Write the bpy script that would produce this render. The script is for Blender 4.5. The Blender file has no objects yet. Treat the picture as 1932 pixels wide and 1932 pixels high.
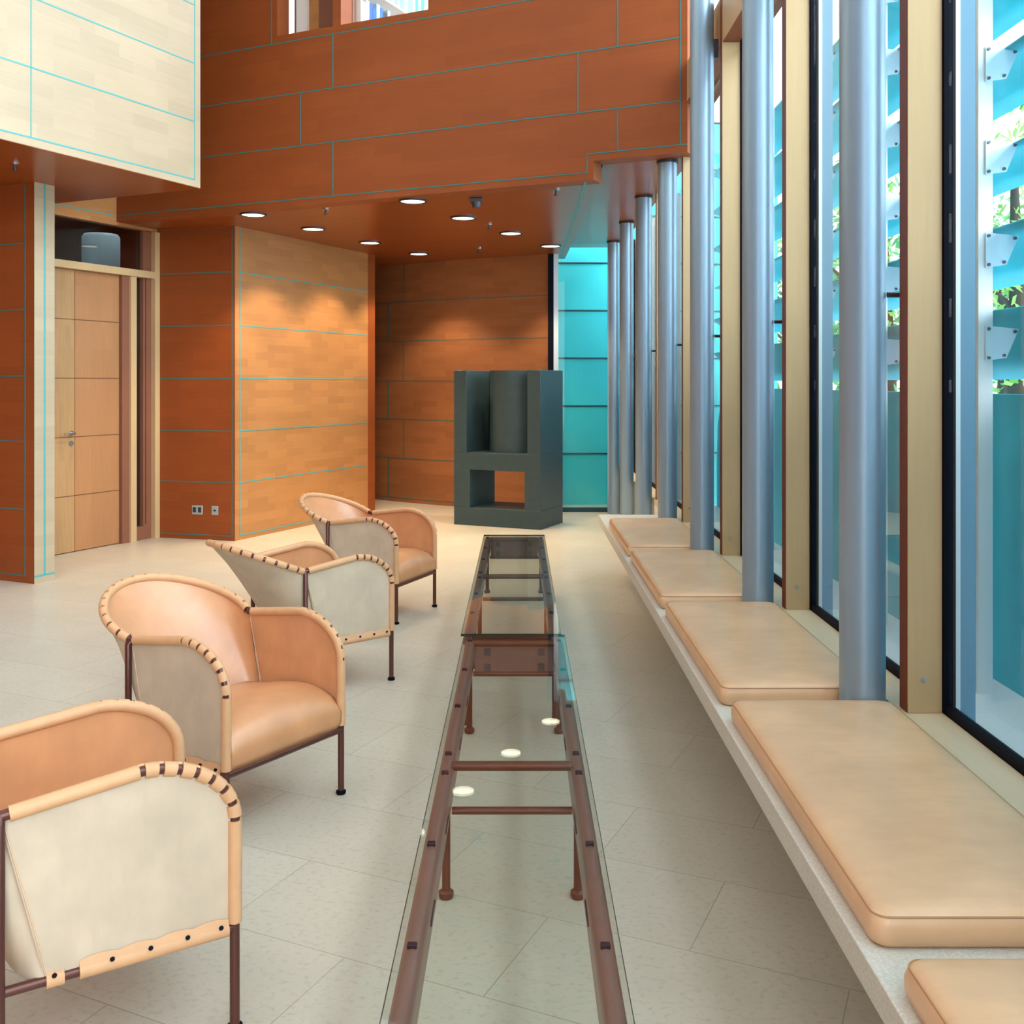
import bpy, bmesh, math, random
from mathutils import Vector, Matrix
R = random.Random(7)
S = bpy.context.scene
COL = S.collection
PI = math.pi

# ------------------------------------------------------------------ camera, sky, exposure
F = 1913.0
cd = bpy.data.cameras.new('camera'); cam = bpy.data.objects.new('camera', cd); COL.objects.link(cam)
cam.location = (0, 0, 1.5); cam.rotation_euler = (PI / 2, 0, 0)
cd.sensor_width = 36; cd.sensor_fit = 'HORIZONTAL'; cd.lens = 36 * F / 1932
cd.shift_x = -13 / 1932; cd.shift_y = -244 / 1932
cd.clip_start = 0.05; cd.clip_end = 200
S.camera = cam

W = bpy.data.worlds.new('sky'); S.world = W; W.use_nodes = True
nt = W.node_tree; nt.nodes.clear()
wo = nt.nodes.new('ShaderNodeOutputWorld'); bg = nt.nodes.new('ShaderNodeBackground')
tc = nt.nodes.new('ShaderNodeTexCoord'); sx = nt.nodes.new('ShaderNodeSeparateXYZ')
rp = nt.nodes.new('ShaderNodeValToRGB')
rp.color_ramp.elements[0].position = 0.0; rp.color_ramp.elements[0].color = (0.94, 0.98, 1.0, 1)
rp.color_ramp.elements[1].position = 1.0; rp.color_ramp.elements[1].color = (0.82, 0.91, 1.0, 1)
nt.links.new(tc.outputs['Generated'], sx.inputs[0]); nt.links.new(sx.outputs['Z'], rp.inputs[0])
dp = nt.nodes.new('ShaderNodeVectorMath'); dp.operation = 'DOT_PRODUCT'; nt.links.new(tc.outputs['Generated'], dp.inputs[0])
gd = Vector((0.75, -0.50, 0.50)).normalized(); dp.inputs[1].default_value = gd
m1 = nt.nodes.new('ShaderNodeMath'); m1.operation = 'MAXIMUM'; nt.links.new(dp.outputs['Value'], m1.inputs[0]); m1.inputs[1].default_value = 0
m2 = nt.nodes.new('ShaderNodeMath'); m2.operation = 'POWER'; nt.links.new(m1.outputs[0], m2.inputs[0]); m2.inputs[1].default_value = 3.0
m3 = nt.nodes.new('ShaderNodeMath'); m3.operation = 'MULTIPLY_ADD'; nt.links.new(m2.outputs[0], m3.inputs[0]); m3.inputs[1].default_value = 7.5; m3.inputs[2].default_value = 1.5
nt.links.new(m3.outputs[0], bg.inputs['Strength'])
nt.links.new(rp.outputs[0], bg.inputs['Color']); nt.links.new(bg.outputs[0], wo.inputs['Surface'])

S.view_settings.view_transform = 'Standard'; S.view_settings.look = 'None'
S.view_settings.exposure = 0.72; S.view_settings.gamma = 1.0
try: S.view_settings.use_curve_mapping = False
except Exception: pass
S.cycles.use_denoising = True
S.cycles.max_bounces = 10; S.cycles.diffuse_bounces = 5; S.cycles.glossy_bounces = 5
S.cycles.transparent_max_bounces = 24
S.cycles.sample_clamp_indirect = 4.0

# ------------------------------------------------------------------ materials
def mat(name): 
    m = bpy.data.materials.new(name); m.use_nodes = True
    return m, m.node_tree, m.node_tree.nodes['Principled BSDF']
def setp(b, rough=0.5, metal=0.0, spec=0.5):
    b.inputs['Roughness'].default_value = rough; b.inputs['Metallic'].default_value = metal
    b.inputs['Specular IOR Level'].default_value = spec
def mixc(t, fac, a, b):
    n = t.nodes.new('ShaderNodeMix'); n.data_type = 'RGBA'
    for sock, v in ((n.inputs[0], fac), (n.inputs[6], a), (n.inputs[7], b)):
        if hasattr(v, 'links') or hasattr(v, 'is_output'): t.links.new(v, sock)
        elif isinstance(v, tuple): sock.default_value = (v[0], v[1], v[2], 1)
        else: sock.default_value = v
    return n.outputs[2]
def coords(t, order='xyz', scale=(1, 1, 1), rot=0.0, loc=(0, 0, 0)):
    tc = t.nodes.new('ShaderNodeTexCoord'); s = t.nodes.new('ShaderNodeSeparateXYZ'); c = t.nodes.new('ShaderNodeCombineXYZ')
    t.links.new(tc.outputs['Object'], s.inputs[0])
    for i, ch in enumerate(order): t.links.new(s.outputs['XYZ'['xyz'.index(ch)]], c.inputs[i])
    m = t.nodes.new('ShaderNodeMapping'); t.links.new(c.outputs[0], m.inputs[0])
    m.inputs['Scale'].default_value = scale; m.inputs['Rotation'].default_value = (0, 0, rot); m.inputs['Location'].default_value = loc
    return m.outputs[0]
def noise(t, vec, scale, detail=4, rough=0.5):
    n = t.nodes.new('ShaderNodeTexNoise'); t.links.new(vec, n.inputs['Vector'])
    n.inputs['Scale'].default_value = scale; n.inputs['Detail'].default_value = detail; n.inputs['Roughness'].default_value = rough
    return n.outputs['Fac']
def ramp(t, v, p0, p1, c0=(0, 0, 0), c1=(1, 1, 1)):
    r = t.nodes.new('ShaderNodeValToRGB'); t.links.new(v, r.inputs[0])
    r.color_ramp.elements[0].position = p0; r.color_ramp.elements[1].position = p1
    r.color_ramp.elements[0].color = (*c0, 1); r.color_ramp.elements[1].color = (*c1, 1)
    return r.outputs[0]

def plain(name, c, rough=0.5, metal=0.0, spec=0.5, var=0.0, vscale=8.0):
    m, t, b = mat(name); setp(b, rough, metal, spec)
    if var:
        v = noise(t, coords(t), vscale)
        t.links.new(mixc(t, v, tuple(x * (1 - var) for x in c), tuple(min(1, x * (1 + var)) for x in c)), b.inputs['Base Color'])
    else: b.inputs['Base Color'].default_value = (*c, 1)
    return m
def wood(name, c, order='xzy', strip=(0.40, 0.09), contrast=0.16, grain=0.10, rough=0.38, spec=0.4):
    m, t, b = mat(name); setp(b, rough, 0, spec)
    br = t.nodes.new('ShaderNodeTexBrick'); t.links.new(coords(t, order), br.inputs['Vector'])
    br.inputs['Scale'].default_value = 1.0; br.inputs['Brick Width'].default_value = strip[0]; br.inputs['Row Height'].default_value = strip[1]
    br.inputs['Mortar Size'].default_value = 0.0; br.inputs['Bias'].default_value = 0.0; br.offset = 0.37; br.offset_frequency = 2
    lo = tuple(x * (1 - contrast) for x in c); hi = tuple(min(1, x * (1 + contrast)) for x in c)
    br.inputs['Color1'].default_value = (*lo, 1); br.inputs['Color2'].default_value = (*hi, 1); br.inputs['Mortar'].default_value = (*c, 1)
    g = noise(t, coords(t, order, (3, 60, 1)), 1.0, 5, 0.6)
    f = noise(t, coords(t, order, (1.2, 3.0, 1)), 1.0, 3)
    c1 = mixc(t, ramp(t, g, .3, .7), tuple(x * (1 - grain) for x in c), tuple(min(1, x * (1 + grain)) for x in c))
    mm = mixc(t, 0.5, br.outputs['Color'], c1)
    mm = mixc(t, ramp(t, f, .35, .75, (0, 0, 0), (.35, .35, .35)), mm, tuple(x * .72 for x in c))
    t.links.new(mm, b.inputs['Base Color'])
    return m

ORANGE = (0.30, 0.070, 0.0155); PALE = (0.66, 0.47, 0.27)  # same birch on all walls; its dim warm light is put into ORANGE
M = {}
M['panel'] = wood('shaded_birch_panel', ORANGE, 'xzy', (.40, .09), .13, .1, .5, .35)
M['panel_flat'] = wood('shaded_birch_ceiling', ORANGE, 'xyz', (1.2, .15), .10, .1, .28, .5)
M['lit_panel'] = wood('lit_birch_panel', (0.47, 0.215, 0.078), 'xzy', (.30, .075), .22)  # same birch, the light on the brighter walls put into the colour
M['half_lit_panel'] = wood('half_lit_birch_panel', (0.38, 0.145, 0.055), 'xzy', (.30, .075), .2, .1, .5)  # same birch, part of the back wall's light put into the colour
M['pale'] = wood('lit_birch_veneer', (0.47, 0.37, 0.255), 'xzy', (.34, .09), .10, .06)  # same birch, window light put into this paler colour
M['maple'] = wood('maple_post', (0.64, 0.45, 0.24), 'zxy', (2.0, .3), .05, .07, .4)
M['maple_flat'] = wood('maple_sill', (0.78, 0.62, 0.41), 'yxz', (2.0, .3), .05, .07, .4)
M['door'] = wood('birch_door', (0.45, 0.215, 0.095), 'zxy', (.9, .25), .08, .12, .42)
M['door_pale'] = wood('flamed_birch_door', (0.46, 0.27, 0.125), 'zxy', (.5, .06), .10, .22, .42)
M['brown'] = plain('brown_stained_wood', (0.25, 0.10, 0.06), .45, 0, .4, .1)
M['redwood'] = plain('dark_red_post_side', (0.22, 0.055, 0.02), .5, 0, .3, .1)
M['cyan'] = plain('turquoise_joint_strip', (0.06, 0.36, 0.38), .5)
M['joint'] = plain('shaded_joint_strip', (0.040, 0.17, 0.165), .6)  # same turquoise strip, darkened in colour for the shaded walls
M['seam'] = plain('dark_door_joint', (0.12, 0.05, 0.02), .6)
M['white'] = plain('white_paint', (0.82, 0.80, 0.76), .6)
M['black'] = plain('black_rubber_gasket', (0.003, 0.004, 0.010), .6, 0, .08)
M['alu'] = plain('blue_grey_aluminium', (0.08, 0.25, 0.39), .5, .1)
M['alu_light'] = plain('light_aluminium', (0.66, 0.72, 0.76), .4, .3)
M['column'] = plain('grey_blue_column_paint', (0.31, 0.45, 0.59), .40, .55, .5)
M['collar'] = plain('dark_collar', (0.03, 0.035, 0.045), .5)
M['steel'] = plain('dark_steel', (0.10, 0.10, 0.12), .35, .8)
M['chrome'] = plain('satin_chrome', (0.62, 0.64, 0.66), .25, 1.0)
M['socket'] = plain('socket_plate_grey', (0.42, 0.50, 0.50), .4, .3)
M['socket_dark'] = plain('socket_insert', (0.02, 0.03, 0.04), .5)
M['slate'] = plain('soapstone_dark_grey', (0.029, 0.058, 0.068), .48, 0, .5, .22, 14)
M['copper'] = plain('green_patinated_copper', (0.012, 0.46, 0.57), .45, .0, .25, .25, 3)
M['copper_lit'] = plain('lit_patinated_copper', (0.06, 0.66, 0.72), .5, .0, .25, .18, 1.5)  # same copper, brightened in colour to stand in for missing daylight
M['copper_dark'] = plain('copper_joint', (0.01, 0.07, 0.09), .5)
M['bracket'] = plain('pale_blue_bracket', (0.55, 0.72, 0.82), .4, .3)
M['rust'] = plain('oxblood_waxed_steel', (0.155, 0.048, 0.030), .33, .35, .5, .18, 20)
M['hide'] = plain('dark_brown_leather', (0.25, 0.12, 0.10), .30, 0, .7, .15, 20)
M['clip'] = plain('dark_clip', (0.02, 0.02, 0.045), .4, .5)
M['chairsteel'] = plain('brown_black_tube', (0.12, 0.045, 0.036), .3, .5)
M['binding'] = plain('tan_leather_binding', (0.64, 0.35, 0.18), .5, 0, .4, .10, 30)
M['thread'] = plain('pale_thread', (0.66, 0.44, 0.28), .7)
M['cushion'] = None
M['trunk'] = plain('tree_bark', (0.05, 0.045, 0.035), .9, 0, .2, .3)
M['leaf'] = plain('green_leaf', (0.14, 0.34, 0.06), .6, 0, .3, .35, 2)
M['leaf2'] = plain('dark_green_leaf', (0.05, 0.26, 0.10), .6, 0, .3, .35, 2)
M['duct'] = plain('grey_blue_round_column', (0.45, 0.58, 0.62), .5)
M['edge_glass'] = plain('dark_green_glass_edge', (0.003, 0.030, 0.028), .3, 0, .2)

def leather(name, c, scale=6, rough=.46, spec=.45):
    m, t, b = mat(name); setp(b, rough, 0, spec)
    v = noise(t, coords(t), scale, 5); w = noise(t, coords(t, 'xyz', (3, 14, 3)), 3.0, 3)
    a = mixc(t, ramp(t, v, .3, .75), tuple(x * .88 for x in c), tuple(min(1, x * 1.10) for x in c))
    a = mixc(t, ramp(t, w, .45, .8, (0, 0, 0), (.3, .3, .3)), a, tuple(x * .8 for x in c))
    t.links.new(a, b.inputs['Base Color'])
    bp = t.nodes.new('ShaderNodeBump'); bp.inputs['Strength'].default_value = .16; bp.inputs['Distance'].default_value = .01
    t.links.new(v, bp.inputs['Height']); t.links.new(bp.outputs[0], b.inputs['Normal'])
    return m
M['cushion'] = leather('natural_leather_cushion', (0.85, 0.535, 0.30), 6, .34, .7)
M['cushion_seam'] = plain('cushion_seam', (0.50, 0.27, 0.13), .6)
M['leather'] = leather('natural_leather', (0.62, 0.285, 0.130), 9, .32, .8)
M['outer_leather'] = leather('pale_outer_leather', (0.58, 0.455, 0.335), 9, .6, .3)  # outer leather made paler than the inner, partly window light in its colour

def glass(name, tint=(0.93, 0.98, 0.97), ior=1.45, rough=0.0):
    m = bpy.data.materials.new(name); m.use_nodes = True; t = m.node_tree; t.nodes.clear()
    o = t.nodes.new('ShaderNodeOutputMaterial'); mx = t.nodes.new('ShaderNodeMixShader')
    tr = t.nodes.new('ShaderNodeBsdfTransparent'); gl = t.nodes.new('ShaderNodeBsdfGlossy'); fr = t.nodes.new('ShaderNodeFresnel')
    ge = t.nodes.new('ShaderNodeNewGeometry'); ma = t.nodes.new('ShaderNodeMath'); ma.operation = 'MULTIPLY_ADD'
    t.links.new(ge.outputs['Backfacing'], ma.inputs[0]); ma.inputs[1].default_value = 1 / ior - ior; ma.inputs[2].default_value = ior; t.links.new(ma.outputs[0], fr.inputs[0])
    tr.inputs[0].default_value = (*tint, 1); gl.inputs['Roughness'].default_value = rough
    t.links.new(fr.outputs[0], mx.inputs[0]); t.links.new(tr.outputs[0], mx.inputs[1]); t.links.new(gl.outputs[0], mx.inputs[2])
    t.links.new(mx.outputs[0], o.inputs[0])
    return m
M['pane'] = glass('clear_window_glass', (0.94, 0.985, 0.99), 1.28)
M['table_glass'] = glass('table_glass', (0.95, 0.985, 0.97))
M['dark_glass'] = glass('grey_transom_glass', (0.75, 0.8, 0.8))

def emit(name, c, s):
    m = bpy.data.materials.new(name); m.use_nodes = True; t = m.node_tree; t.nodes.clear()
    o = t.nodes.new('ShaderNodeOutputMaterial'); e = t.nodes.new('ShaderNodeEmission')
    e.inputs[0].default_value = (*c, 1); e.inputs[1].default_value = s; t.links.new(e.outputs[0], o.inputs[0])
    return m
M['lamp'] = emit('warm_lamp', (1.0, 0.86, 0.62), 3.0)

# limestone floor: grid turned with the rear walls
def floor_mat():
    m, t, b = mat('limestone_tiles'); setp(b, .34, 0, .35)
    br = t.nodes.new('ShaderNodeTexBrick'); t.links.new(coords(t, 'xyz', (1, 1, 1), math.radians(24.6), (0.30, -0.191, 0)), br.inputs['Vector'])
    br.inputs['Scale'].default_value = 1.0; br.inputs['Brick Width'].default_value = .81; br.inputs['Row Height'].default_value = .405
    br.inputs['Mortar Size'].default_value = .0016; br.inputs['Mortar Smooth'].default_value = .2; br.inputs['Bias'].default_value = 0
    br.inputs['Color1'].default_value = (.60, .54, .435, 1); br.inputs['Color2'].default_value = (.64, .58, .47, 1); br.inputs['Mortar'].default_value = (.34, .31, .25, 1)
    v = noise(t, coords(t, 'xyz', (1, 1, 1)), 2.2, 6, .6)
    w = noise(t, coords(t, 'xyz', (45, 60, 1), math.radians(24.6)), 1.0, 5, .65)
    a = mixc(t, ramp(t, v, .35, .7, (0, 0, 0), (.45, .45, .45)), br.outputs['Color'], (.50, .46, .36))
    a = mixc(t, ramp(t, w, .52, .74, (0, 0, 0), (.6, .6, .6)), a, (.36, .32, .23))
    t.links.new(a, b.inputs['Base Color'])
    return m
M['floor'] = floor_mat()
def stone(name, c, var=.1):
    m, t, b = mat(name); setp(b, .5, 0, .35)
    v = noise(t, coords(t), 160, 3, .6)
    t.links.new(mixc(t, ramp(t, v, .35, .7), tuple(x * (1 - var) for x in c), tuple(min(1, x * (1 + var)) for x in c)), b.inputs['Base Color'])
    return m
M['bench'] = stone('pale_limestone_slab', (.72, .70, .62), .12)
M['paving'] = stone('pale_paving', (.62, .66, .68), .06)

# ------------------------------------------------------------------ mesh builder
def resample(P, s0, s1, n):
    L = [0]
    for a, c in zip(P[:-1], P[1:]): L.append(L[-1] + (c - a).length)
    out = []
    for k in range(n):
        s = s0 + (s1 - s0) * k / (n - 1)
        for i in range(len(P) - 1):
            if L[i + 1] >= s or i == len(P) - 2:
                t = (s - L[i]) / (L[i + 1] - L[i]); out.append(P[i] + (P[i + 1] - P[i]) * min(max(t, 0), 1)); break
    return out
def plen(P): return sum((c - a).length for a, c in zip(P[:-1], P[1:]))
def sleeves(b, P, spans, r, r0, n=14, outward=None):
    path = []; rad = []
    for a, c in spans:
        q = resample(P, a, c, 7); path += [q[0]] + q + [q[-1]]; rad += [r0] + [r] * 7 + [r0]
    pp = []; rr = []
    for i, p in enumerate(path):          # nudge coincident end points apart so that the sweep keeps its direction
        pp.append(p); rr.append(rad[i])
    T = []
    L = len(pp); rows = []
    def tan(i):
        j, k = i, i
        while k < L - 1 and (pp[k] - pp[i]).length < 1e-4: k += 1
        while j > 0 and (pp[j] - pp[i]).length < 1e-4: j -= 1
        return (pp[k] - pp[j]).normalized()
    u = None
    for i in range(L):
        t = tan(i)
        if u is None: u = t.orthogonal()
        u = (u - t * u.dot(t)).normalized(); w = t.cross(u)
        row = []
        for k in range(n):
            dv = u * math.cos(2 * PI * k / n) + w * math.sin(2 * PI * k / n)
            row.append(pp[i] + dv * (rr[i] if outward is None or dv.dot(outward(pp[i])) > -.25 else r))
        rows.append(row)
    b.grid(rows, 0, True)
class MB:
    def __init__(s): s.v = []; s.f = []; s.m = []
    def quad(s, *idx, m=0): s.f.append(idx); s.m.append(m)
    def box(s, x0, x1, y0, y1, z0, z1, m=0, X=None):
        b = len(s.v)
        for z in (z0, z1):
            for x, y in ((x0, y0), (x1, y0), (x1, y1), (x0, y1)):
                p = Vector((x, y, z)); s.v.append(X @ p if X else p)
        for q in ((3, 2, 1, 0), (4, 5, 6, 7), (0, 1, 5, 4), (1, 2, 6, 5), (2, 3, 7, 6), (3, 0, 4, 7)):
            s.f.append(tuple(b + i for i in q)); s.m.append(m)
        return s
    def prism(s, pts, z0, z1, m=0):           # polygon (counter-clockwise) extruded upward
        b = len(s.v); n = len(pts)
        for z in (z0, z1):
            for p in pts: s.v.append(Vector((p[0], p[1], z)))
        s.f.append(tuple(b + i for i in reversed(range(n)))); s.m.append(m)
        s.f.append(tuple(b + n + i for i in range(n))); s.m.append(m)
        for i in range(n):
            j = (i + 1) % n; s.f.append((b + i, b + j, b + n + j, b + n + i)); s.m.append(m)
        return s
    def grid(s, rows, m=0, closed=False):
        b = len(s.v); nr = len(rows); nc = len(rows[0])
        for r in rows:
            for p in r: s.v.append(Vector(p))
        for i in range(nr - 1):
            for j in range(nc if closed else nc - 1):
                k = (j + 1) % nc
                s.f.append((b + i * nc + j, b + i * nc + k, b + (i + 1) * nc + k, b + (i + 1) * nc + j)); s.m.append(m)
        return b
    def tube(s, path, r, n=12, m=0, cap=True, closed=False):
        P = [Vector(p) for p in path]; N = len(P); rows = []
        T = []
        for i in range(N):
            if closed: d = P[(i + 1) % N] - P[i - 1]
            else: d = P[min(i + 1, N - 1)] - P[max(i - 1, 0)]
            T.append(d.normalized())
        u = T[0].orthogonal().normalized()
        for i in range(N):
            u = (u - T[i] * u.dot(T[i])).normalized(); w = T[i].cross(u)
            rr = r[i] if isinstance(r, (list, tuple)) else r
            rows.append([P[i] + (u * math.cos(a) + w * math.sin(a)) * rr for a in [2 * PI * k / n for k in range(n)]])
        if closed: rows.append(rows[0])
        b = s.grid(rows, m, True)
        if cap and not closed:
            s.f.append(tuple(b + k for k in reversed(range(n)))); s.m.append(m)
            s.f.append(tuple(b + (N - 1) * n + k for k in range(n))); s.m.append(m)
        return s
    def lathe(s, prof, c=(0, 0), n=24, m=0):
        rows = [[(c[0] + r * math.cos(2 * PI * k / n), c[1] + r * math.sin(2 * PI * k / n), z) for k in range(n)] for r, z in prof]
        b = s.grid(rows, m, True)
        s.f.append(tuple(b + k for k in reversed(range(n)))); s.m.append(m)
        s.f.append(tuple(b + (len(prof) - 1) * n + k for k in range(n))); s.m.append(m)
        return s
    def build(s, name, mats, parent=None, smooth=0, bevel=0, solid=0, seg=2):
        me = bpy.data.meshes.new(name); me.from_pydata([tuple(p) for p in s.v], [], s.f)
        if not isinstance(mats, (list, tuple)): mats = [mats]
        for k in mats: me.materials.append(M[k])
        for p, i in zip(me.polygons, s.m): p.material_index = i
        bm = bmesh.new(); bm.from_mesh(me); bmesh.ops.recalc_face_normals(bm, faces=bm.faces); bm.to_mesh(me); bm.free()
        if smooth:
            me.shade_smooth(); me.set_sharp_from_angle(angle=math.radians(smooth))
        o = bpy.data.objects.new(name, me); COL.objects.link(o)
        if parent: o.parent = parent
        if solid:
            k = o.modifiers.new('thick', 'SOLIDIFY'); k.thickness = solid; k.offset = 0
        if bevel:
            k = o.modifiers.new('bevel', 'BEVEL'); k.width = bevel; k.segments = seg; k.limit_method = 'ANGLE'; k.angle_limit = math.radians(40)
            me.shade_smooth(); me.set_sharp_from_angle(angle=math.radians(50))
        return o
def tag(o, label=None, cat=None, group=None, kind=None):
    for k, v in (('label', label), ('category', cat), ('group', group), ('kind', kind)):
        if v: o[k] = v
    return o
def empty(name, loc=(0, 0, 0), rz=0.0, **kw):
    o = bpy.data.objects.new(name, None); COL.objects.link(o); o.location = loc; o.rotation_euler = (0, 0, rz)
    return tag(o, **kw)
def copy_tree(o, parent=None):
    c = o.copy(); COL.objects.link(c)
    if parent: c.parent = parent
    for ch in list(o.children): copy_tree(ch, c)
    return c
def struct(o, label, cat): return tag(o, label, cat, None, 'structure')
VL = Vector((0.9093, -0.4162, 0)); VR = Vector((0.4164, 0.9092, 0))
AL = math.atan2(VL.y, VL.x); AR = math.atan2(VR.y, VR.x)

# ------------------------------------------------------------------ walls: local x along the wall, local -y towards the room
JW = 0.0045
def hseam(b, x0, x1, z, m=1): b.box(x0, x1, -.0025, .004, z - JW, z + JW, m)
def vseam(b, x, z0, z1, m=1): b.box(x - JW, x + JW, -.0025, .004, z0, z1, m)
def place(o, p, ang): o.location = (p[0], p[1], 0); o.rotation_euler = (0, 0, ang); return o

# floor
b = MB(); b.box(-9, 1.30, -5, 16, -.12, 0); struct(b.build('floor', 'floor'), 'pale limestone tiled floor with thin joints', 'floor')

# upper wood wall facing the camera (front of the library), stepped bottom edge, three openings
UL = 5.387; ZB = 2.985; ZS = 3.12; ZT = 6.4; T = .16
b = MB()
b.box(0, 4.686, 0, T, ZB, ZS); b.box(0, UL, 0, T, ZS, 4.44)
b.box(0, 1.832, 0, T, 4.44, ZT); b.box(2.398, 2.477, 0, T, 4.44, ZT); b.box(3.30, 3.763, 0, T, 4.44, ZT); b.box(4.75, UL, 0, T, 4.44, ZT)
b.box(1.832, 4.75, 0, T, 5.7, ZT)
hseam(b, 0, 4.637, 3.04); vseam(b, 4.637, 3.04, 3.175); hseam(b, 4.637, UL, 3.175)
hseam(b, 0, 5.337, 3.485); hseam(b, 0, 5.337, 3.93); hseam(b, 0, 5.337, 4.375)
vseam(b, 5.337, 3.175, ZT)
vseam(b, 2.398, 3.04, 3.485); vseam(b, 2.073, 3.485, 3.93); vseam(b, 2.398, 3.93, 4.375); vseam(b, 1.771, 4.375, ZT)
vseam(b, 4.87, 3.175, 3.485); vseam(b, 4.562, 3.485, 3.93); vseam(b, 4.87, 3.93, 4.375)
struct(place(b.build('wall_upper', ['panel', 'joint']), (-3.715, 9.36), AL), 'orange wood panelled upper wall with turquoise joints below the library openings', 'wall')

# pale box: protruding volume on the left
b = MB(); b.box(-4.6, 0, 0, .12, 3.0, ZT)
for k in range(7): hseam(b, -4.6, -.063, 3.055 + .445 * k)
vseam(b, -.063, 3.055, ZT); vseam(b, -1.529, 3.055, ZT); vseam(b, -3.0, 3.055, ZT)
struct(place(b.build('wall_box', ['pale', 'cyan']), (-2.457, 7.82), AR), 'veneered side of the protruding box, coloured as window-lit, with turquoise joints', 'wall')
b = MB(); b.box(-3.4, -.12, -.10, 0, 3.0, ZT)
struct(place(b.build('wall_box_end', ['panel']), (-2.457 - .05 * 0, 7.82), AL), 'end wall of the protruding box', 'wall')
# its soffit
def vp(p, d, s): return (p[0] + d.x * s, p[1] + d.y * s)
c0 = (-2.457, 7.82)
b = MB(); b.prism([vp(c0, VL, -.001), vp(c0, VL, -3.4), vp(vp(c0, VL, -3.4), VR, -5.0), vp(c0, VR, -4.6)], 2.996, 3.10)
struct(b.build('ceiling_box', 'panel_flat'), 'orange wood soffit under the protruding box', 'ceiling')

# left wall and its pale end
b = MB(); b.box(-3.0, -.004, 0, .18, 0, 3.0)
for z in (.055, .55, 1.06, 1.55, 2.05, 2.545): hseam(b, -3.0, -.10, z)
vseam(b, -.10, .055, 3.0)
struct(place(b.build('wall_left', ['panel', 'joint']), (-3.607, 7.55), AL), 'orange wood panelled wall at the left edge', 'wall')
b = MB(); b.box(0, .18, 0, .025, 0, 3.0)
b.box(.083, .097, -.0025, .004, .055, 3.0, 1); b.box(0, .18, -.0025, .004, .048, .061, 1)
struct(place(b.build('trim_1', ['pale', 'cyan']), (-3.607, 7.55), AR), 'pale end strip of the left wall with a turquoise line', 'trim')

# door wall: fascia, frame, transom, leaves
DP = (-3.715, 9.36)
b = MB(); b.box(-2.6, 0, 0, .10, 2.953, ZT); b.box(0, .511, 0, .10, 2.953, 2.984)
hseam(b, -2.6, 0, 3.04)
struct(place(b.build('wall_door', ['lit_panel', 'cyan']), DP, AR), 'pale brown fascia above the door', 'wall')
b = MB(); b.box(-2.6, -.86, 0, .10, 0, 2.953)
struct(place(b.build('wall_door_side', ['panel']), DP, AR), 'wood wall left of the door behind the wall end', 'wall')
door = struct(empty('door_1', (DP[0], DP[1], 0), AR), 'birch double door with glazed transom and side light', 'door')
def leaf(x0, x1, k, nm):
    b = MB(); b.box(x0, x1, .045, .09, .008, 2.497)
    for z in (.50, 1.02, 1.54, 2.06): b.box(x0, x1, .043, .05, z - .003, z + .003, 1)
    return b.build(nm, [k, 'seam'], door)
l1 = leaf(-.86, -.436, 'door_pale', 'door_leaf'); l2 = leaf(-.430, .074, 'door', 'door_leaf')
l1['label'] = 'pale flamed birch leaf with lever handle'; l2['label'] = 'plain birch leaf'
b = MB(); b.lathe([(.024, -.004), (.024, .008)], (0, 0), 16); o = b.build('door_handle', 'chrome', l1, 40)
b2 = MB(); b2.tube([(0, 0, 0), (0, -.05, 0), (-.02, -.055, 0), (-.12, -.055, 0)], .009, 10); b2.tube([(0, 0.003, 0), (0, -.008, 0)], .024, 16)
o.data = b2.build('tmp_handle', 'chrome', None, 40).data; bpy.data.objects.remove(bpy.data.objects['tmp_handle'])
o.location = (-.47, .045, 1.052)
b = MB(); b.tube([(-.475, .05, .965), (-.475, .036, .965)], .024, 18); b.build('lock_rosette', 'chrome', l1, 40)
b = MB(); b.box(-.86, .46, -.03, .11, 2.50, 2.565); b.build('transom_bar', 'maple', door)
b = MB(); b.box(.078, .165, .01, .11, 0, 2.50); b.build('door_jamb', 'brown', door)
b = MB(); b.box(.165, .235, -.012, .11, 0, 2.50); b.build('door_post', 'maple', door)
b = MB(); b.box(.345, .45, .02, .11, 0, 2.95); b.box(.375, .381, .015, .022, .15, 2.5, 1); b.build('side_reveal', ['brown', 'steel'], door)
b = MB(); b.box(.235, .345, .02, .11, 0, .13); b.build('side_light_sill', 'brown', door)
b = MB(); b.box(.45, .511, -.03, .11, 0, 2.95); b.build('door_post', 'maple', door)
b = MB(); b.box(.235, .345, .06, .07, .13, 2.50); b.build('side_light_pane', 'dark_glass', door)
b = MB(); b.box(-.86, .44, .05, .06, 2.565, 2.953); b.build('transom_pane', 'dark_glass', door)
# room behind the transom
b = MB(); b.box(-3.0, 1.8, 2.4, 2.5, 0, 3.3); struct(place(b.build('wall_lobby', ['panel']), DP, AR), 'dim wall of the lobby behind the door', 'wall')
b = MB()
for r0, r1, l0, l1 in ((-2.8, .55, .1, 2.5), (.55, 1.75, .1, .75), (.55, 1.75, 1.75, 2.5), (1.38, 1.75, .75, 1.75)):  # opening round the column added to let sky light onto it
    b.prism([vp(vp(DP, VR, a), VL, -c) for a, c in ((r0, l1), (r0, l0), (r1, l0), (r1, l1))], 3.30, 3.4)
struct(b.build('ceiling_lobby', 'panel_flat'), 'wood ceiling of the lobby behind the door, opening added to light the column', 'ceiling')
b = MB(); b.box(-2.6, 0, 0, .1, 0, 3.3); struct(place(b.build('wall_lobby_side', ['panel']), vp(vp(DP, VR, 1.7), VL, -.3), AL), 'side wall of the lobby behind the door', 'wall')
b = MB(); b.lathe([(.19, 0), (.19, 3.04), (.17, 3.07)], (0, 0), 32)
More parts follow.
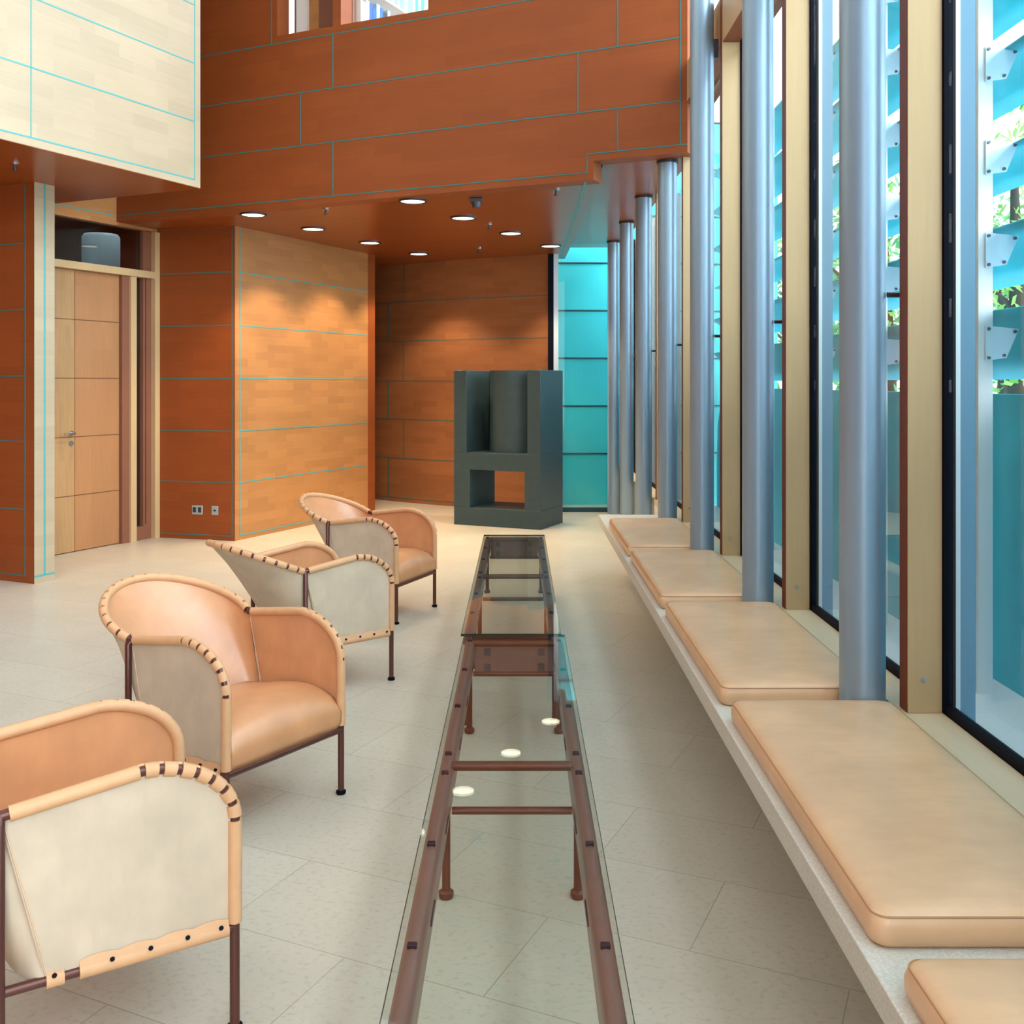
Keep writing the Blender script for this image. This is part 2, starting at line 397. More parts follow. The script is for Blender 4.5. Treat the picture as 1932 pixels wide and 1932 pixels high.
o = b.build('round_column', 'duct', None, 40); o.location = (-4.43, 10.75, 0)
tag(o, 'pale blue round column seen through the glazed transom above the door', 'column')
o = empty('spot_lamp', (-4.62, 9.75, 2.72), label='small dark spot lamp behind the door transom', cat='lamp')
b = MB(); b.lathe([(.035, -.05), (.045, .05)], (0, 0), 16); h = b.build('lamp_head', 'black', o, 40)
b = MB(); b.tube([(0, 0, .05), (0, 0, .585)], .008, 8); b.build('stem', 'black', o)

# wall with the sockets
p0 = (-3.502, 9.824); p1 = (-2.69, 9.60); d = Vector((p1[0] - p0[0], p1[1] - p0[1], 0)); LN = d.length; AS = math.atan2(d.y, d.x)
b = MB(); b.box(0, LN, 0, .15, 0, 2.985)
for z in (.045, .55, 1.04, 1.54, 2.045, 2.55): hseam(b, 0, LN - .025, z)
vseam(b, LN - .028, .045, 2.985)
struct(place(b.build('wall_socket', ['panel', 'joint']), p0, AS), 'dark orange panelled wall with two socket plates beside the door', 'wall')
# warm panel wall lit by the downlights
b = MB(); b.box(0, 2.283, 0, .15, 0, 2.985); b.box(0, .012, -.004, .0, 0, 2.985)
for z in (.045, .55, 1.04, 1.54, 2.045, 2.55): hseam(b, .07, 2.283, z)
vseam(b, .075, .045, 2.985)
struct(place(b.build('wall_warm', ['lit_panel', 'cyan']), p1, AR), 'honey coloured panelled wall lit by the downlights', 'wall')
b = MB(); b.box(-1.8, 0, .0, .15, 0, 2.985); struct(place(b.build('wall_return', ['panel']), vp(p1, VR, 2.283), AL), 'return of the warm panel wall', 'wall')

# curved back wall
pts = [(0.335, 11.70), (-.2, 11.98), (-.807, 12.30), (-1.3, 12.62), (-1.94, 13.12), (-2.6, 13.75), (-3.5, 14.8)]
b = MB()
def strip(b, pts, z0, z1, off, m):
    P = [Vector((p[0], p[1], 0)) for p in pts]; rows = []
    for i, p in enumerate(P):
        t = (P[min(i + 1, len(P) - 1)] - P[max(i - 1, 0)]).normalized(); n = Vector((-t.y, t.x, 0))
        if n.y > 0: n = -n
        rows.append((p + n * off[0], p + n * off[1]))
    for i in range(len(P) - 1):
        (a0, a1), (c0_, c1_) = rows[i], rows[i + 1]; k = len(b.v)
        for z in (z0, z1):
            for q in (a0, c0_, c1_, a1): b.v.append(Vector((q.x, q.y, z)))
        for q in ((3, 2, 1, 0), (4, 5, 6, 7), (0, 1, 5, 4), (1, 2, 6, 5), (2, 3, 7, 6), (3, 0, 4, 7)):
            b.f.append(tuple(k + i_ for i_ in q)); b.m.append(m)
def fine(pts, n=6):
    out = []
    for i in range(len(pts) - 1):
        a, c = Vector(pts[i]), Vector(pts[i + 1]); pm = Vector(pts[max(i - 1, 0)]); pn = Vector(pts[min(i + 2, len(pts) - 1)])
        for k in range(n):
            t = k / n
            out.append(.5 * ((2 * a) + (c - pm) * t + (2 * pm - 5 * a + 4 * c - pn) * t * t + (3 * a - pm - 3 * c + pn) * t ** 3))
    out.append(Vector(pts[-1])); return out
FP = fine(pts)
strip(b, FP, 0, 2.985, (0, -.15), 0)
for z in (.05, .55, 1.04, 1.52, 2.02, 2.51): strip(b, FP, z - JW, z + JW, (.0025, -.004), 1)
for u, z0, z1 in ((757, 1.52, 2.02), (728, 1.04, 1.52), (757, .55, 1.04), (728, .05, .55), (728, 2.02, 2.51), (757, 2.51, 2.98)):
    rr = (u - 979) / F
    for i in range(len(FP) - 1):
        a, c = FP[i], FP[i + 1]
        if (a.x / a.y - rr) * (c.x / c.y - rr) <= 0:
            if u == 728 and z0 > 2: pass
            strip(b, [a + (c - a) * .4, a + (c - a) * .52], z0, z1, (.0025, -.004), 1); break
o = b.build('wall_back', ['half_lit_panel', 'joint'], None, 30)
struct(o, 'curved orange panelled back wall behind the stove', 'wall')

b = MB(); b.prism([(-3.38, 12.43), (-3.28, 12.43), (-3.40, 14.8), (-3.55, 14.8)], 0, 2.985); struct(b.build('wall_added_nook', 'panel'), 'added wall keeping sky light out of the passage left of the stove', 'wall')  # unseen wall added to keep sky light from the dark corner

# soffits under the library
ZU = 3.28
fr = [vp((-3.715, 9.36), VL, s) for s in (0.0, 4.686)]
b = MB(); b.prism([vp(fr[0], VR, .163), vp(fr[1], VR, .163), (.55, 12.16), (.3, 12.16), (-1.2, 13.0), (-3.2, 15.0), (-4.6, 13.0), vp(DP, VR, .9), vp(vp(DP, VR, .52), VL, .02)], ZB, ZU)
b.box(.485, .50, 7.5, 12.15, ZB - .002, ZB + .01, 1)
struct(b.build('ceiling_low', ['panel_flat', 'cyan']), 'orange wood ceiling with the downlights', 'ceiling')
e1 = vp((-3.715, 9.36), VL, 4.70); e2 = vp((-3.715, 9.36), VL, 5.387)
b = MB(); b.prism([vp(e1, VR, .163), vp(e2, VR, .163), (1.20, 12.16), (.551, 12.16)], ZS, ZU)
struct(b.build('ceiling_high', ['panel_flat']), 'higher strip of wood ceiling along the columns', 'ceiling')

# unseen rear and left walls, added to darken and warm the hall light
b = MB(); b.box(-8.9, -8.7, -5, 9, 0, ZT); struct(b.build('wall_added_west', 'panel'), 'added unseen wood wall far left, darkening the hall', 'wall')
b = MB(); b.box(-8.9, -1.0, -5, -4.8, 0, ZT); struct(b.build('wall_added_rear', 'panel'), 'added unseen wood wall behind the camera, darkening the hall', 'wall')

b = MB(); b.box(-9, 1.4, 5.2, 9, ZT, ZT + .15); b.box(-9, 1.4, -5, .2, ZT, ZT + .15); b.box(-9, -5.2, .2, 5.2, ZT, ZT + .15); b.box(-2.2, 1.4, .2, 5.2, ZT, ZT + .15)  # unseen roof added to cut light from above, skylight opening sized for it
struct(b.build('ceiling_added_hall', 'white'), 'added unseen hall ceiling with a skylight opening sized for the light', 'ceiling')

# ------------------------------------------------------------------ window wall on the right
PY = [3.07 + 1.4 * k for k in range(-4, 7)]
HI = 6.4
ORD = ['first', 'second', 'third', 'fourth', 'fifth', 'sixth', 'seventh', 'eighth', 'ninth', 'tenth', 'eleventh', 'twelfth']
for k, y in enumerate(PY):
    top = HI if y < 7.0 else (HI if y < 7.5 else ZS)
    w = struct(empty('window_%d' % (k + 1), (1.28, y, 0)), 'tall window bay with maple post, %s along the glazed wall' % ORD[k], 'window')
    X0 = -1.28; Y0 = -y
    def bb(nm, mt, *boxes, **kw):
        q = MB()
        for c in boxes: q.box(c[0] - 1.28, c[1] - 1.28, c[2] - y, c[3] - y, c[4], c[5], c[6] if len(c) > 6 else 0)
        return q.build(nm, mt, w, **kw)
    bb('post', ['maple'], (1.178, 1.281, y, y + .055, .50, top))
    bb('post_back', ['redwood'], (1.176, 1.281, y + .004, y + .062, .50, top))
    q = MB(); q.tube([(1.225 - 1.28, .002, .60), (1.225 - 1.28, -.004, .60)], .008, 10); q.build('screw', 'chrome', w, 40)
    bb('gasket', ['black'], (1.283, 1.318, y - .012, y + .05, .50, top), (1.286, 1.312, y + .05, y + 1.39, .497, .525))
    bb('window_frame', ['alu', 'alu_light'], (1.322, 1.337, y + .0, y + .05, .46, top, 1), (1.337, 1.385, y + .005, y + .05, .40, top),
       (1.316, 1.335, y + .05, y + 1.4, .455, .50, 1), (1.337, 1.385, y + .05, y + 1.4, .38, .452))
    bb('pane', ['pane'], (1.296, 1.304, y + .055, y + 1.385, .52, top))
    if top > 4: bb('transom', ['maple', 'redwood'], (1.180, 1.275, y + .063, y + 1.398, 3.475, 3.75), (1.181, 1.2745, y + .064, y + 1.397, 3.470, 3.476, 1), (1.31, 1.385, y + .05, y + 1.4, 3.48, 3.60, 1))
b = MB(); b.box(1.162, 1.284, -2.6, 12.1, .455, .499); struct(b.build('trim_2', 'maple_flat'), 'maple window sill along the glazed wall', 'trim')
b = MB(); b.box(1.165, 1.30, -2.6, 12.1, 0, .455); struct(b.build('wall_right', 'white'), 'low wall under the window sill', 'wall')
# glazed end beyond the stove
w = struct(empty('window_12', (0.8, 12.1, 0)), 'glazed end of the hall in front of the copper wall', 'window')
b = MB(); b.box(-.465, -.40, -.42, -.30, 0, 2.985); b.build('frame_post', 'black', w)
b = MB(); b.box(-.40, -.345, -.40, -.30, 0, 2.985); b.build('window_frame', 'alu_light', w)
b = MB(); b.box(-.345, .40, -.32, -.31, 0, 3.12); b.build('pane', 'pane', w)
b = MB(); b.box(-.345, .40, -.34, -.30, 0, .05); b.build('sill_strip', 'copper_dark', w)

# ------------------------------------------------------------------ outside: terrace, copper band, trees
b = MB(); b.box(1.30, 2.9, -6, 18, -.12, -.01); b.box(2.9, 30, -12, 40, -.14, -.02)
b.box(1.9, 1.905, -6, 18, -.011, -.0095, 1); 
struct(b.build('ground', ['paving', 'alu']), 'pale stone terrace outside the windows', 'ground')
cw = empty('copper_facade', (1.75, 12.45, 0), label='turquoise patinated copper facade behind the glazed end of the hall', cat='facade')
for i in range(8):
    z0 = .05 + .585 * i
    b = MB(); rows = []
    for zz in (z0 if i else -.02, z0 + .575): rows.append([(-1.5 + .1 * k, .30 * (k / 30.0) ** 2, zz) for k in range(31)])
    b.grid(rows); o = b.build('copper_panel', 'copper_lit', cw, 0, 0, .012)
    b = MB(); b.tube([(r[0], r[1] - .012, z0 + .580) for r in rows[0][::3]], .011, 6); b.build('joint_roll', 'copper_dark', cw, 40)
# copper parapet
b = MB()
prof = [(2.42, -.02), (2.42, .5), (2.43, 1.0), (2.47, 1.25), (2.55, 1.44), (2.60, 1.44), (2.60, -.02)]
b.grid([[(x, yy, z) for x, z in prof] for yy in (-3.0, 0, 3, 6, 9, 12.4)])
o = b.build('copper_parapet', 'copper', None, 30)
tag(o, 'closed lower sheet of turquoise copper beyond the terrace', 'parapet')
posts = [4.94, 6.34, 7.74, 9.14]
for i, y in enumerate(posts):
    o = empty('steel_post', (2.26, y, 0), label='white steel post carrying the copper louvers, %s one visible from the near window' % ORD[i], cat='post', group='louver posts')
    b = MB(); b.box(-.035, .035, -.03, -.004, -.02, 5.6); b.build('shaft', 'alu_light', o)
    b = MB(); b.box(-.035, .035, .004, .03, -.02, 5.6); b.build('shaft', 'alu_light', o)
    b = MB(); b.box(-.02, .02, -.004, .004, -.02, 5.6); b.build('web', 'alu', o)
tilts = [36, 50, 60, 64, 62, 60]
for i, a in enumerate(tilts):
    zc = 1.69 + .45 * i
    o = empty('copper_louver', (2.50, 6.0, zc), label='turquoise copper louver blade, %s above the parapet' % ORD[i], cat='louver', group='copper louvers')
    h = [.21, .19, .13, .17, .17, .17][i]; ca, sa = math.cos(math.radians(a)), math.sin(math.radians(a))
    # outer edge low, inner edge high, slight curve
    rows = []
    for yy in [-9.0 + 1.4 * q for q in range(12)]:
        rows.append([(-(t) * sa * h, yy, t * ca * h + .03 * (1 - t * t)) for t in (-1, -.5, 0, .5, 1)])
    b = MB(); b.grid(rows); b.build('blade', 'copper', o, 40, 0, .008)
    for y in posts[:3]:
        q = MB(); yb = y - 6.0 - .036
        poly = [(-.245, .085), (-.085, .070), (-.145, -.070), (-.245, -.085)]
        n = len(q.v)
        for dy in (0, .008):
            for px_, pz in poly: q.v.append(Vector((px_, yb - dy, pz)))
        q.f += [(n, n + 1, n + 2, n + 3), (n + 7, n + 6, n + 5, n + 4), (n, n + 4, n + 5, n + 1), (n + 1, n + 5, n + 6, n + 2), (n + 2, n + 6, n + 7, n + 3), (n + 3, n + 7, n + 4, n)]; q.m += [0] * 6
        br = q.build('bracket_plate', 'bracket', o)
        for px_, pz in ((-.232, .070), (-.105, .057), (-.158, -.058), (-.232, -.070)):
            q = MB(); q.tube([(px_, yb - .006, pz), (px_, yb - .016, pz)], .008, 8); q.build('bolt', 'steel', br)
def tree(x, y, h, k, label, seed):
    r = random.Random(seed); o = empty('tree', (x, y, -.02), label=label, cat='tree', group='trees beyond the copper louvers')
    b = MB(); b.tube([(0, 0, 0), (.05, .03, h * .35), (0, .05, h * .8)], [.16, .12, .04], 10)
    for q in range(6):
        a = r.uniform(0, 6.28); z = h * r.uniform(.3, .6)
        b.tube([(0.03, .03, z), (math.cos(a) * .8, math.sin(a) * .8, z + .8)], [.05, .02], 6)
    b.build('trunk', 'trunk', o, 50)
    b = MB()
    for q in range(2000):
        while True:
            p = Vector((r.uniform(-1, 1), r.uniform(-1, 1), r.uniform(-1, 1)))
            if p.length < 1 and p.length > .25: break
        c = Vector((p.x * 1.62, p.y * 1.62, h * .62 + p.z * h * .40))
        u = Vector((r.uniform(-1, 1), r.uniform(-1, 1), r.uniform(-1, 1))).normalized(); w_ = u.orthogonal().normalized()
        s = r.uniform(.045, .10); n = len(b.v)
        b.v += [c - u * s, c + w_ * s * .5, c + u * s, c - w_ * s * .5]; b.f.append((n, n + 1, n + 2, n + 3)); b.m.append(0)
    b.build('foliage', k, o)
for i, (x, y, h, k, l) in enumerate([(5.4, 11.0, 4.6, 'leaf', 'light green leafy tree behind the louvers at the right edge of the nearest window'),
        (5.2, 14.4, 4.8, 'leaf2', 'dark green leafy tree behind the louvers, seen between column and nearest window post'),
        (8.4, 14.0, 4.6, 'leaf', 'second light green tree, standing right of the dark one behind the louvers'),
        (8.6, 18.0, 5.0, 'leaf2', 'dark green tree furthest back on the right behind the louvers'),
        (5.4, 18.6, 5.0, 'leaf', 'pale green tree furthest back on the left behind the louvers')]):
    tree(x, y, h, k, l, 30 + i)

# ------------------------------------------------------------------ library behind the openings
def up(s, back, z=0):   # point on the upper wall line + distance behind it
    p = Vector((-3.715, 9.36, 0)) + VL * s + VR * back; return (p.x, p.y, z)
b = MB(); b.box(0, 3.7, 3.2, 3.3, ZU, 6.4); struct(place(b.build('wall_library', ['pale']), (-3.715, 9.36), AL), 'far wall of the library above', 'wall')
b = MB(); b.prism([up(0, .16)[:2], up(5.2, .16)[:2], up(3.7, 3.3)[:2], up(0, 3.3)[:2]], ZU, ZU + .1); struct(b.build('floor_library', 'panel_flat'), 'floor of the library above', 'floor')
o = empty('door_frame', up(1.93, .22), AL, label='pale wooden door frame behind the left library opening', cat='frame')
b = MB(); b.box(-.09, .09, 0, .06, ZU + .1, 6.2); b.build('post', 'white', o)
b = MB(); b.box(-.075, -.067, -.003, .0, ZU + .1, 6.2); b.build('joint', 'steel', o)
o = empty('wood_panel', up(2.36, .165), AL, label='brown wood panel filling the right half of the left library opening', cat='panel')
b = MB(); b.box(-.22, .12, 0, .05, ZU + .1, 6.2); b.build('board', 'brown', o)
b = MB(); b.box(-.335, -.23, .02, .07, ZU + .1, 6.2); b.build('side_board', 'lit_panel', o)
# bookshelf receding from the opening
SB = Vector(up(2.52, .26)); 
shelf = empty('bookshelf', (SB.x, SB.y, 0), AR, label='white bookshelf with blue and white books seen through the library opening', cat='bookshelf')
b = MB(); b.box(-.03, 0, 0, .28, ZU + .1, 6.0); b.build('side_panel', 'white', shelf)
b = MB(); b.box(2.4, 2.43, 0, .28, ZU + .1, 6.0); b.build('side_panel', 'white', shelf)
b = MB(); b.box(0, 2.4, .27, .28, ZU + .1, 6.0); b.build('back_panel', 'white', shelf)
for z in (4.02, 4.43, 4.845, 5.26): 
    b = MB(); b.box(0, 2.4, 0, .27, z, z + .02); b.build('shelf_board', 'white', shelf)
bk = [('white', (.80, .80, .76)), ('deep blue', (.02, .12, .55)), ('pale blue', (.35, .55, .75)), ('teal', (.05, .35, .42)), ('black', (.02, .02, .03)), ('grey', (.4, .42, .45)), ('red', (.55, .06, .05)), ('sky blue', (.2, .45, .8))]
for n, c in bk: M['book_' + n] = plain(n.replace(' ', '_') + '_book_cloth', c, .6)
seq1 = ['white', 'white', 'deep blue', 'deep blue', 'pale blue', 'deep blue', 'black', 'pale blue', 'teal', 'grey', 'pale blue', 'black', 'teal', 'white', 'red', 'pale blue', 'white', 'red', 'grey', 'white', 'red', 'pale blue']
seq2 = ['grey', 'pale blue', 'pale blue', 'sky blue', 'white', 'sky blue', 'pale blue', 'sky blue', 'white', 'sky blue', 'pale blue', 'teal', 'white', 'teal', 'pale blue', 'grey', 'teal', 'sky blue']
NUM = ORD + ['thirteenth', 'fourteenth', 'fifteenth', 'sixteenth', 'seventeenth', 'eighteenth', 'nineteenth', 'twentieth', 'twenty-first', 'twenty-second']
for zrow, seq, row, x in ((4.4515, seq1, 'lower', .02), (4.8665, seq2, 'upper', .22)):
    for i, n in enumerate(seq):
        t = R.uniform(.045, .075); h = R.uniform(.26, .34); dp = R.uniform(.19, .23)
        b = MB(); w_ = t - .002; b.prism([(0, .004), (w_ * .25, .001), (w_ * .5, 0), (w_ * .75, .001), (w_, .004), (w_, dp), (w_ - .003, dp), (w_ - .003, dp - .006), (.003, dp - .006), (.003, dp), (0, dp)], 0, h); b.m[1] = 1
        o = b.build('book', ['book_' + n, 'white']); p = SB + VR * x
        o.location = (p.x + .01 * VL.x * -1, p.y + .01 * VL.y * -1, zrow); 
        o.rotation_euler = (0, 0, AR); o.location = (p.x - VL.x * .01, p.y - VL.y * .01, zrow)
        tag(o, '%s book, %s from the left on the %s visible shelf' % (n, NUM[i], row), 'book', 'books on the %s library shelf' % row)
        x += t + .002

# ------------------------------------------------------------------ steel columns
CY = [1.80, 3.203, 4.605, 6.01, 7.41, 8.81, 10.21, 11.62]
where = ['beside the nearest bench cushion', 'between the two nearest full bench cushions', 'second in the row from the right, between bench cushions', 'third in the row from the right, bracketed to the window post',
         'at the far end of the bench, under the upper wall', 'first standing on the floor beyond the bench', 'second standing on the floor beyond the bench', 'furthest, on the floor next to the turquoise copper']
for i, y in enumerate(CY):
    top = 6.4 if y < 7 else ZS; bot = .455 if y < 8 else 0.0
    o = empty('steel_column', (1.085, y, bot), label='grey blue round column %s' % where[i], cat='column', group='columns along the window')
    b = MB(); b.lathe([(.070, 0), (.070, top - bot - (.02 if top < 4 else 0))], (0, 0), 40); b.build('shaft', 'column', o, 40)
    if top < 4: b = MB(); b.lathe([(.078, top - bot - .02), (.078, top - bot - .001)], (0, 0), 32); b.build('collar', 'collar', o, 40)
    b = MB(); b.tube([(.068, -.03, 1.775 - bot), (.088, -.03, 1.775 - bot), (.21, -.03, 1.775 - bot)], .009, 10); b.build('tie_rod', 'steel', o, 40)
    if top > 4: b = MB(); b.box(.06, .094, -.02, .02, 3.42 - bot, 3.53 - bot); b.build('bracket', 'steel', o)

# ------------------------------------------------------------------ bench and cushions
o = empty('stone_bench', (.9, 4.0, 0), label='long pale stone bench slab along the window', cat='bench')
b = MB(); b.box(-.27, .264, -5.0, 4.03, .392, .455); b.build('slab', 'bench', o, 0, .003)
for y in (-3.4, -1.9, -.4, 1.1, 2.6, 3.7):
    b = MB(); b.box(.0, .262, y - .02, y + .02, .30, .392); b.build('bracket', 'steel', o)
def make_cushion(L=1.275, Wd=.50, h=.068):
    o = empty('bench_cushion'); r = .022
    nx, ny = 25, 49; rows = []
    def top(u, v):
        x = (u - .5) * Wd; y = (v - .5) * L
        e = min(min(u, 1 - u) * Wd, min(v, 1 - v) * L)
        z = h - (.012 * (1 - min(1, e / .05)) ** 2) + .007 * math.sin(PI * u) * math.sin(PI * v) + .0012 * math.sin(9 * y + 3 * x) * math.sin(7 * x + 2)
        return (x, y, z)
    # rounded outline loop stack: sides bulge a little, then the top grid
    def outline(ins, z, n=8):
        P = []; cx, cy = Wd / 2 - ins, L / 2 - ins
        rc = min(.03, cx * .8)
        for sx_, sy_, a0 in ((1, 1, 0), (-1, 1, PI / 2), (-1, -1, PI), (1, -1, 1.5 * PI)):
            for k in range(n + 1):
                a = a0 + k / n * PI / 2
                P.append((sx_ * (cx - rc) + rc * math.cos(a), sy_ * (cy - rc) + rc * math.sin(a), z))
        return P
    st = [(.010, 0.0), (.002, .008), (-.001, .025), (-.001, .04), (.004, h - .012), (.012, h - .004), (.025, h + .001), (.05, h + .004), (.10, h + .007), (.17, h + .009), (.235, h + .010)]
    b = MB(); bi = b.grid([outline(i_, z) for i_, z in st], 0, True)
    n = len(outline(0, 0)); b.f.append(tuple(bi + (len(st) - 1) * n + k for k in range(n))); b.m.append(0); b.f.append(tuple(bi + k for k in reversed(range(n)))); b.m.append(0)
    c = b.build('cover', 'cushion', o, 50)
    b = MB(); b.tube(outline(.005, h - .010), .0020, 6, 0, False, True); b.build('seam', 'cushion_seam', o, 50)
    return o
cush = make_cushion()
cl = ['nearest leather bench cushion, cut off at the bottom right corner', 'long tan leather bench cushion in front of the nearest visible column',
      'tan leather bench cushion between the first and second columns', 'tan leather bench cushion between the second and third columns', 'furthest tan leather bench cushion near the end of the bench']
for i in range(5):
    o = cush if i == 0 else copy_tree(cush)
    o.location = (.652 + .25, 1.10 + 1.402 * i, .4555)
    tag(o, cl[i], 'cushion', 'leather cushions on the window bench')

# ------------------------------------------------------------------ glass tables
def make_table():
    o = empty('glass_table'); L = 2.88; hl = L / 2
    b = MB(); b.box(-.218, .218, -hl, hl, .398, .408)
    # edge faces dark
    t = b.build('glass_top', ['table_glass', 'edge_glass'], o)
    for p in t.data.polygons:
        if abs(p.normal.z) < .5: p.material_index = 1
    for s in (-1, 1):
        cuts = [-1.40, -.96, -.52, -.075, .075, .52, .96, 1.40]
        # rail: a tube in a folded leather sleeve with a flat inner flap
        pr = []
        for q in range(11):
            a = -.35 + q / 10 * (PI + .2); pr.append((.19 + .0215 * math.cos(a), .3685 + .0215 * math.sin(a)))
        pr += [(.1690, .352), (.1675, .318), (.1735, .318), (.1765, .345), (.19, .347)]
        b = MB(); b.grid([[(s * x_, y_, z_) for x_, z_ in pr] for y_ in (-hl + .02, -.7, 0, .7, hl - .02)], 0, True)
        for e_ in (0, 4): b.f.append(tuple(e_ * len(pr) + k_ for k_ in range(len(pr)))); b.m.append(0)
        rl = b.build('side_rail', 'hide', o, 35)
        for c in cuts:
            b = MB(); b.box(s * .19 - .010, s * .19 + .010, c - .007, c + .007, .387, .3975); b.build('clip', 'clip', o, 0, .002)
        for a, c in zip(cuts[:-1], cuts[1:]):
            if c - a < .2: continue
            m_ = (a + c) / 2; b = MB(); b.box(s * .1677 - .0012, s * .1677 + .0012, m_ - .05, m_ + .05, .338, .345); b.build('slot', 'clip', rl)
        for y in (-hl + .05, 0, hl - .05):
            b = MB(); b.tube([(s * .192, y, .02), (s * .192, y, .36)], .0125, 14); lg = b.build('leg', 'rust', o, 40)
            b = MB(); b.lathe([(.019, 0.0005), (.022, .006), (.022, .018), (.014, .024)], (s * .192, y), 18); b.build('foot', 'rust', lg, 40)
    for y in (-hl + .05, 0, hl - .05):
        for z, r in ((.383, .014), (.253, .011)):
            if y == 0 or z < .3 or True:
                b = MB(); b.tube([(-.175, y, z), (.175, y, z)], r, 14); b.build('cross_bar', 'rust', o, 40)
    for y in (-hl + .05, hl - .05):
        b = MB(); b.box(-.168, .168, y - .004, y + .004, .262, .372); ap = b.build('end_panel', 'hide', o)
        for x in (-.115, .115):
            for z in (.348, .282):
                b = MB(); b.box(x - .014, x + .014, y - .0065, y + .0065, z - .016, z + .016); b.build('strap', 'steel', ap)
    return o
t1 = make_table(); t1.location = (-.020, 2.955, 0)
tag(t1, 'low glass topped table with brown steel frame, nearest of the two in line', 'table', 'low glass tables')
t2 = copy_tree(t1); t2.location = (-.034, 5.845, 0)
tag(t2, 'low glass topped table with brown steel frame, further one in front of the stove', 'table', 'low glass tables')

# ------------------------------------------------------------------ soapstone stove
sp = (-.688, 10.736)
o = empty('soapstone_stove', (sp[0], sp[1], 0), AL, label='dark grey soapstone stove with round core and square see-through hearth', cat='stove')
DD = .60; HT = 1.63
b = MB(); b.box(0, .15, 0, DD, .766, HT); b.build('side_pier', 'slate', o, 0, .004)
b = MB(); b.box(.85, 1.0, 0, DD, .766, HT); b.build('side_pier', 'slate', o, 0, .004)
b = MB(); b.box(0, 1.0, 0, DD, .585, .766); b.build('lintel', 'slate', o, 0, .004)
b = MB(); b.box(0, .19, 0, DD, .19, .585); b.build('hearth_side', 'slate', o, 0, .003)
b = MB(); b.box(.82, 1.0, 0, DD, .19, .585); b.build('hearth_side', 'slate', o, 0, .003)
b = MB(); b.box(0, 1.0, 0, DD, 0, .19); b.build('base', 'slate', o, 0, .004)
b = MB(); b.lathe([(.272, .766), (.272, HT - .002)], (.565, .33), 48); b.build('core', 'slate', o, 40)
b = MB(); b.box(.15, .85, DD - .05, DD, .766, HT); b.build('rear_slab', 'slate', o)

# ------------------------------------------------------------------ ceiling fittings
LI = [(-2.34, 8.93), (-1.98, 9.76), (-1.575, 10.72), (-1.15, 11.64), (-.864, 8.26), (-.50, 9.105), (-.079, 10.04), (.344, 10.97)]
rown = ['first of the left row of ceiling downlights, nearest the door', 'second of the left row of ceiling downlights', 'third of the left row of ceiling downlights', 'fourth and furthest of the left row of ceiling downlights',
        'nearest of the right row of ceiling downlights, under the upper wall', 'second of the right row of ceiling downlights', 'third of the right row of ceiling downlights', 'furthest of the right row of ceiling downlights, above the stove']
for i, (x, y) in enumerate(LI):
    o = empty('downlight', (x, y, ZB), label='round recessed lamp, ' + rown[i], cat='downlight', group='ceiling downlights')
    b = MB(); rows = [[(r * math.cos(2 * PI * k / 32), r * math.sin(2 * PI * k / 32), z) for k in range(32)] for r, z in ((.118, 0), (.118, -.012), (.100, -.014), (.096, -.003))]
    b.grid(rows, 0, True); b.build('ring', 'steel', o, 40)
    b = MB(); b.lathe([(.097, -.008), (.097, -.002)], (0, 0), 32); b.build('lens', 'lamp', o, 40)
    l = bpy.data.lights.new('downlight_beam', 'SPOT'); l.energy = 70; l.color = (1.0, .76, .48); l.spot_size = math.radians(104); l.spot_blend = .45; l.shadow_soft_size = .08
    lo = bpy.data.objects.new('beam', l); COL.objects.link(lo); lo.parent = o; lo.location = (0, 0, -.03)
for i, (x, y, z, l) in enumerate([(-1.65, 8.66, ZB, 'small sprinkler head left of the downlights, close to the upper wall'), (.285, 7.78, ZB, 'small sprinkler head by the step in the wood ceiling'),
        (-.28, 9.5, ZB, 'tiny sprinkler head between the right row downlights'), (-.44, 11.2, ZB, 'tiny sprinkler head furthest back near the curved wall'), (-3.44, 6.92, 2.996, 'sprinkler head under the protruding pale box')]):
    o = empty('sprinkler', (x, y, z), label=l, cat='sprinkler', group='sprinkler heads')
    b = MB(); b.lathe([(.030, -.008), (.030, -.001)], (0, 0), 18); b.build('rosette', 'chrome', o, 40)
    b = MB(); b.tube([(0, 0, -.004), (0, 0, -.045)], .009, 10); b.tube([(0, 0, -.045), (0, 0, -.05)], .02, 12); b.build('nozzle', 'steel', o, 40)
o = empty('smoke_detector', (-.345, 8.17, ZB), label='dark square box fitting on the wood ceiling between the lamps', cat='detector')
b = MB(); b.box(-.05, .05, -.05, .05, -.03, -.001); b.build('mount', 'steel', o, 0, .004)
b = MB(); b.lathe([(.030, -.075), (.040, -.03)], (0, 0), 18); b.build('head', 'steel', o, 40)

# socket plates
dS = Vector((math.cos(AS), math.sin(AS), 0))
for s, wd, l, n in ((.443, .115, 'wide grey double socket plate low on the dark wood wall', 2), (.633, .068, 'small single socket plate right of the double one', 1)):
    p = Vector((p0[0], p0[1], 0)) + dS * s
    o = empty('socket_plate', (p.x, p.y, .283), AS, label=l, cat='socket')
    b = MB(); b.box(-wd / 2, wd / 2, -.010, -.0005, -.043, .043); b.build('plate', 'socket', o, 0, .003)
    for k in range(n):
        cx_ = 0 if n == 1 else (-.028 + .056 * k)
        b = MB(); b.box(cx_ - (.018 if n == 2 else .014), cx_ + (.016 if n == 2 else .014), -.012, -.009, -.024 if n == 2 else -.008, .026 if n == 2 else .008); b.build('insert', 'socket_dark', o)

